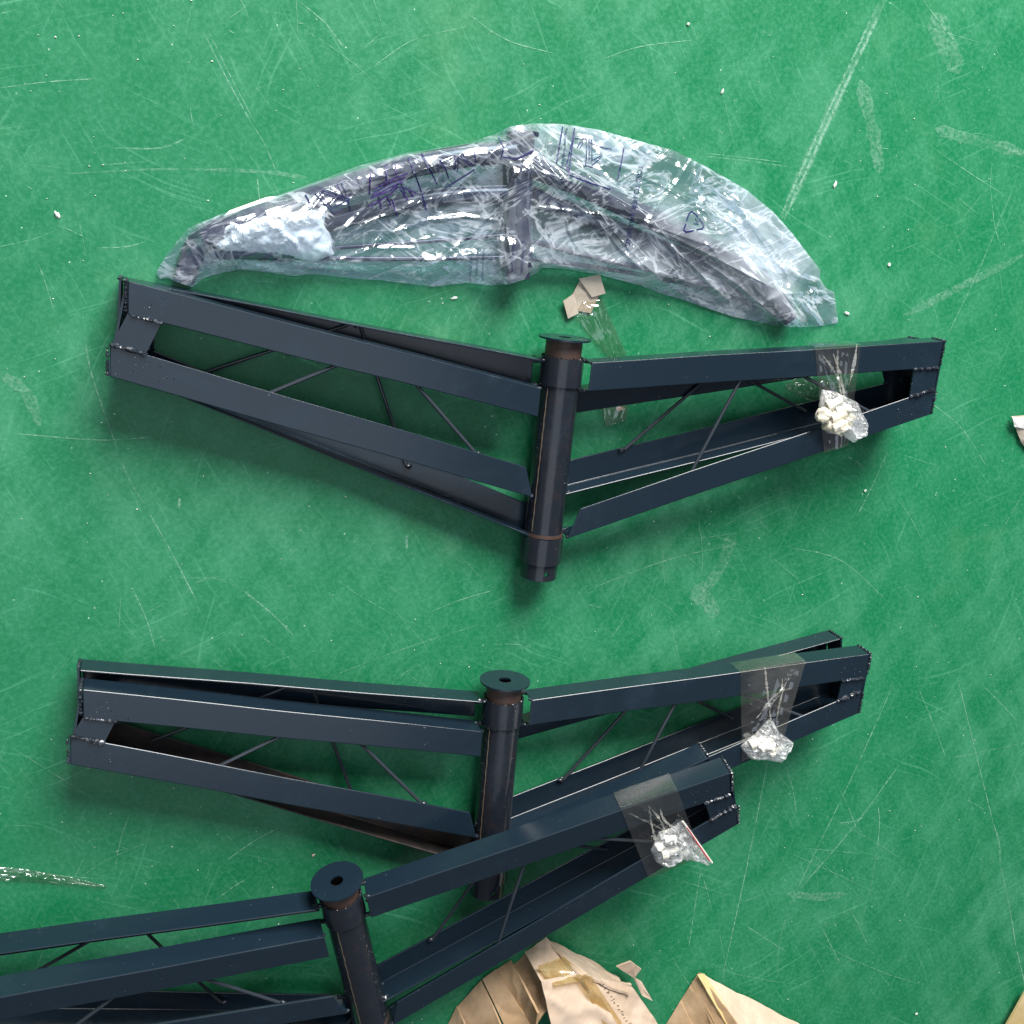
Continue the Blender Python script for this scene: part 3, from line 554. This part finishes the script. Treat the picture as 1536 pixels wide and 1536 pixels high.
ink('printed_triangle',[[(1034,320),(1038,317),(1047,325)],[(1050,329),(1056,338),(1054,343),(1045,345)],[(1041,346),(1029,348),(1026,345),(1029,336)],[(1030,331),(1034,320)]],.0024,label='recycling triangle printed in dark blue')
ink('printed_drawing',[[(880,208),(880,236)],[(884,206),(884,240)],[(888,208),(888,245)],[(880,236),(878,250)],[(878,248),(890,252)],[(884,214),(905,222),(918,224)],[(862,208),(880,208)],[(890,240),(903,233)],[(870,222),(874,216),(874,210)],[(888,248),(902,236)],[(871,212),(866,222)]],.0014)
ink('printed_drawing',[[(472,290),(500,320)],[(478,288),(498,313)],[(482,286),(522,298)],[(482,289),(522,302)],[(505,275),(518,300)],[(512,274),(521,296)],[(505,275),(503,305)],[(522,296),(525,318)],[(498,313),(525,298)],[(500,320),(515,312)],[(526,290),(522,305)]],.0013)
ink('printed_drawing',[[(684,232),(682,256)],[(688,232),(686,258)],[(690,234),(704,248)],[(695,232),(710,250)],[(712,226),(714,245)]],.0013)
hv=[]
random.seed(5)
for k in range(5): y0=262+k*5.5; hv.append([(560-k*1.5,y0+22+random.uniform(-4,4)),(585,y0+8),(612-k*4,y0-4+random.uniform(-4,4))])
hv+= [[(556,258),(554,292)],[(579,248),(580,272)],[(593,246),(594,262)],[(585,280),(605,282),(625,290)],[(600,272),(608,292)],[(568,295),(572,314)],[(588,300),(596,326)],[(580,296),(586,308)],[(612,284),(620,296)],[(600,284),(612,300)]]
ink('printed_lettering',hv,.0019,'inkp',label='smudged violet lettering')
# small lettering: vertical text converted to meshes and laid on the bag
def bag_text(txt,u0,v0,du,dv,size,mat='ink'):
    "text starts at pixel u0,v0 and runs along du,dv; size in px"
    c=bpy.data.curves.new('t','FONT'); c.body=txt; c.size=1; o=bpy.data.objects.new('t',c); COL.objects.link(o)
    me=bpy.data.meshes.new_from_object(o.evaluated_get(bpy.context.evaluated_depsgraph_get())); bpy.data.objects.remove(o)
    n=math.hypot(du,dv); du/=n; dv/=n
    for q in me.vertices:
        x,y=q.co.x*size,q.co.y*size; u=u0+x*du+y*dv; v=v0+x*dv-y*du
        p=at(u,v,bag_z(u,v)+.0018); q.co=Vector(p)-Vector((wb_o[0],wb_o[1],0))
    ob=link('printed_lettering',me,M[mat],bag); ob['kind']='stuff'; return ob
bag_text('TOSS TO HER WARNING',958,247,-.17,1,11)
bag_text('WARNING',845,222,-.12,1,6); bag_text('Keep away',848,192,-.1,1,6); bag_text('04',1044,325,-.35,1,12)
for k,(u,tx) in enumerate([(706,'TO AVOID DANGER OF'),(715,'SUFFOCATION KEEP'),(724,'THIS BAG AWAY FROM'),(769,'BABIES AND CHILDREN'),(784,'DO NOT USE THIS BAG')]):
    bag_text(tx,u,372 if u<760 else 360,-.05,1,4.6)
bag_text('WARNING',652,246,.25,1,6); bag_text('KEEP',660,262,.25,1,6)
# ---------------------------------------------------------------- scraps on the floor
def slab(name,pts,mat,parent=None,org=(0,0,0),n=22,amp=.002,thick=.003,seed=1,wave=0):
    "crumpled board from four (u,v,h) corners"
    C4=[np.array(at(*p)) for p in pts]; s=np.linspace(0,1,n)[None,:,None]; t=np.linspace(0,1,n)[:,None,None]
    P=(C4[0]*(1-s)+C4[1]*s)*(1-t)+(C4[3]*(1-s)+C4[2]*s)*t
    nv=np.cross(C4[1]-C4[0],C4[3]-C4[0]); nv/=np.linalg.norm(nv); nv=nv if nv[2]>0 else -nv
    a=np.linalg.norm(C4[1]-C4[0]); b=np.linalg.norm(C4[3]-C4[0]); x=s[...,0]*a*14+0*t[...,0]; y=t[...,0]*b*14+0*s[...,0]
    d=amp*((fbm(x,y,4,seed)-.47)*3+.8*ridge(x,y,.7,1,.7,seed,2)-.7*ridge(x,y,-.9,1.1,.6,seed+4,2))
    P=P+nv*d[...,None]-np.array(org); 
    if (np.cross(P[0,1]-P[0,0],P[1,0]-P[0,0])@nv)<0: P=P[::-1]
    return grid_mesh(name,P[...,0],P[...,1],P[...,2],mat,parent,True,thick)
o_=at(880,450); sc=empty('cardboard_scrap',tuple(o_)); tag(sc,'torn grey-brown cardboard scrap above the hub of the frame below the bag','cardboard scrap')
slab('torn_piece',[(870,420,.004),(905,430,.006),(886,470,.003),(848,462,.003)],M['cardg'],sc,o_,16,.0018,.002,3); slab('torn_piece',[(868,418,.010),(900,412,.012),(908,440,.010),(888,446,.008)],M['cardg'],sc,o_,14,.0018,.002,5)
slab('torn_piece',[(845,452,.010),(862,440,.010),(868,470,.008),(852,478,.006)],M['cardg'],sc,o_,12,.001,.002,7)
def film_scrap(name,top_,bot_,h,label,seed,mat='tape',cat='tape',base=.002,nx=70,ny=30):
    X,Y,Z,_,_=dome(name,top_,bot_,h,None,seed,nx,ny,.004,base,rs=5); c=(X.mean(),Y.mean(),0); o=grid_mesh(name,X-c[0],Y-c[1],Z,M[mat]); o.location=c; return tag(o,label,cat)
film_scrap('tape_strip',[(862,474),(874,450),(903,447),(922,490),(940,530),(944,600),(940,630)],[(862,474),(880,500),(898,521),(912,535),(905,580),(900,610),(908,640)],.006,'loose clear tape strip passing under the upper right arm beside the hub',111)
film_scrap('tape_strip',[(-30,1298),(40,1303),(100,1314),(160,1328)],[(-30,1322),(40,1322),(90,1327),(160,1331)],.003,'flat clear tape strip on the floor at the left edge',115)
film_scrap('tape_strip',[(1178,575),(1200,565),(1230,566),(1250,575)],[(1180,585),(1200,596),(1225,604),(1250,600)],.004,'scrap of tape seen between the right arms by the taped bag',119)
def chip(u,v,L,wd,an,mat,label,name='paint_flake',cat='debris'):
    p=at(u,v); bm=bmesh.new(); blob(bm,(0,0,0),1,2,(L*.6,wd*.6,.001),.7); o=frombm(name,bm,M[mat]); o.location=(p[0],p[1],.0016); o.rotation_euler=(.1,.05,an); return tag(o,label,cat,'chips lying on the floor')
chip(86,322,.0075,.0045,-.9,'chip','pale flake lying alone on the left, up and left of the bag'); chip(681,447,.008,.0032,.2,'chip','thin pale flake between the bag and the frame below it')
chip(1270,470,.008,.0035,-.4,'chip','pale flake just right of the bag tip'); chip(1252,277,.004,.009,-.3,'chip','white fleck right of the long double scratch'); chip(1333,397,.004,.005,0,'chip','square white fleck right of the bag, above the frame tips')
chip(1297,736,.004,.004,0,'chip','white fleck below the taped bag of the upper frame'); chip(1374,1520,.005,.004,.5,'chip','small white fleck near the bottom right corner'); chip(1032,36,.004,.003,0,'chip','white fleck at the top edge right of centre'); chip(929,613,.010,.005,.2,'peach','peach coloured bit under the tape strip beside the hub','paper_bit')
chip(470,1282,.004,.0025,.5,'peach','small orange bit left of the lowest hub','paper_bit'); chip(1083,137,.003,.006,-.5,'chip','thin pale sliver above the right half of the bag')
o_=at(1530,640); k=empty('cardboard_scrap',tuple(o_)); slab('torn_piece',[(1517,625,.008),(1560,620,.015),(1560,700,.006),(1530,662,.003)],M['cardg'],k,o_,14,.003,.003,9); slab('torn_piece',[(1518,626,.014),(1550,626,.02),(1545,645,.012),(1522,640,.012)],M['tissue'],k,o_,12,.002,.002,10); tag(k,'torn cardboard scrap cut off by the right edge','cardboard scrap')
# ---------------------------------------------------------------- crushed cartons
def carton(name,label,org,parts):
    o_=at(*org); r=empty(name,(o_[0],o_[1],0)); tag(r,label,'cardboard box','crushed cartons'); oo=(o_[0],o_[1],0)
    for i,(nm,pts,mt,amp,th) in enumerate(parts): slab(nm,pts,M[mt],r,oo,30,amp,th,20+i*3)
    return r
carton('crushed_carton','crushed taped carton touching the lowest frame at the bottom edge',(830,1500),[
 ('side_panel',[(660,1560,.003),(684,1510,.004),(705,1560,.05),(690,1620,.05)],'card',.003,.004),
 ('side_panel',[(686,1510,.004),(722,1470,.004),(760,1560,.09),(708,1600,.05)],'card',.003,.004),
 ('side_panel',[(724,1469,.006),(744,1454,.006),(800,1545,.10),(772,1570,.09)],'card',.003,.004),
 ('side_panel',[(743,1456,.004),(767,1440,.006),(806,1520,.11),(800,1560,.10)],'card',.0025,.004),
 ('side_panel',[(762,1446,-.01),(800,1420,.002),(832,1500,.085),(800,1540,.09)],'card',.003,.004),
 ('top_panel',[(786,1426,.012),(820,1407,.012),(880,1470,.085),(815,1478,.085)],'cardp',.004,.004),
 ('top_panel',[(812,1472,.092),(882,1462,.089),(985,1640,.09),(850,1640,.11)],'cardp',.006,.004),
 ('side_panel',[(820,1408,.012),(926,1460,.012),(945,1492,.06),(868,1462,.088)],'cardp',.003,.004),
 ('side_panel',[(868,1460,.087),(948,1478,.05),(1012,1570,.02),(960,1640,.10)],'cardp',.004,.004),
 ('tape_band',[(806,1450,.062),(846,1434,.056),(886,1468,.094),(832,1480,.096)],'ctape',.003,.0008),
 ('tape_band',[(864,1462,.094),(886,1464,.094),(996,1630,.096),(962,1636,.106)],'ctape',.003,.0008),
 ('torn_flap',[(925,1450,.03),(946,1443,.035),(962,1454,.03),(950,1466,.025)],'cardp',.002,.003),
 ('torn_flap',[(948,1462,.02),(962,1472,.02),(978,1500,.02),(962,1492,.02)],'cardp',.003,.003)])
cc=[o for o in bpy.data.objects if o.name=='crushed_carton'][0]
bm=bmesh.new()
for k in range(26):
    u=905+k*3.0+random.uniform(-.6,.6); v=1478+k*4.4
    if v>1560: break
    p=[at(u+random.uniform(-3,3),v+random.uniform(-2,2),.088-.0004*k) for _ in range(3)]
    sweep(bm,[Vector(q)-cc.location for q in p],.0006,5)
frombm('printed_lettering',bm,M['dark'],cc)['kind']='stuff'
carton('crushed_carton','second crushed carton at the bottom edge, right of the taped one',(1100,1520),[
 ('side_panel',[(998,1538,.003),(1020,1502,.004),(1060,1580,.07),(1020,1620,.05)],'card',.003,.004),
 ('side_panel',[(1018,1504,.002),(1040,1472,.004),(1085,1560,.085),(1056,1600,.07)],'card',.003,.004),
 ('side_panel',[(1038,1474,.004),(1049,1459,.006),(1106,1536,.09),(1083,1570,.085)],'card',.0025,.004),
 ('side_panel',[(1045,1462,.012),(1056,1461,.012),(1122,1560,.096),(1104,1560,.098)],'gold',.002,.003),
 ('top_panel',[(1050,1460,.010),(1205,1540,.010),(1260,1640,.05),(1125,1580,.095)],'cardp',.004,.004)])
carton('crushed_carton','corner of a tan carton in the bottom right corner',(1530,1530),[
 ('top_panel',[(1498,1560,.02),(1540,1486,.02),(1640,1520,.03),(1600,1640,.03)],'gold',.002,.004),('side_panel',[(1500,1564,.001),(1542,1490,.001),(1542,1488,.019),(1500,1562,.019)],'card',.001,.003)])
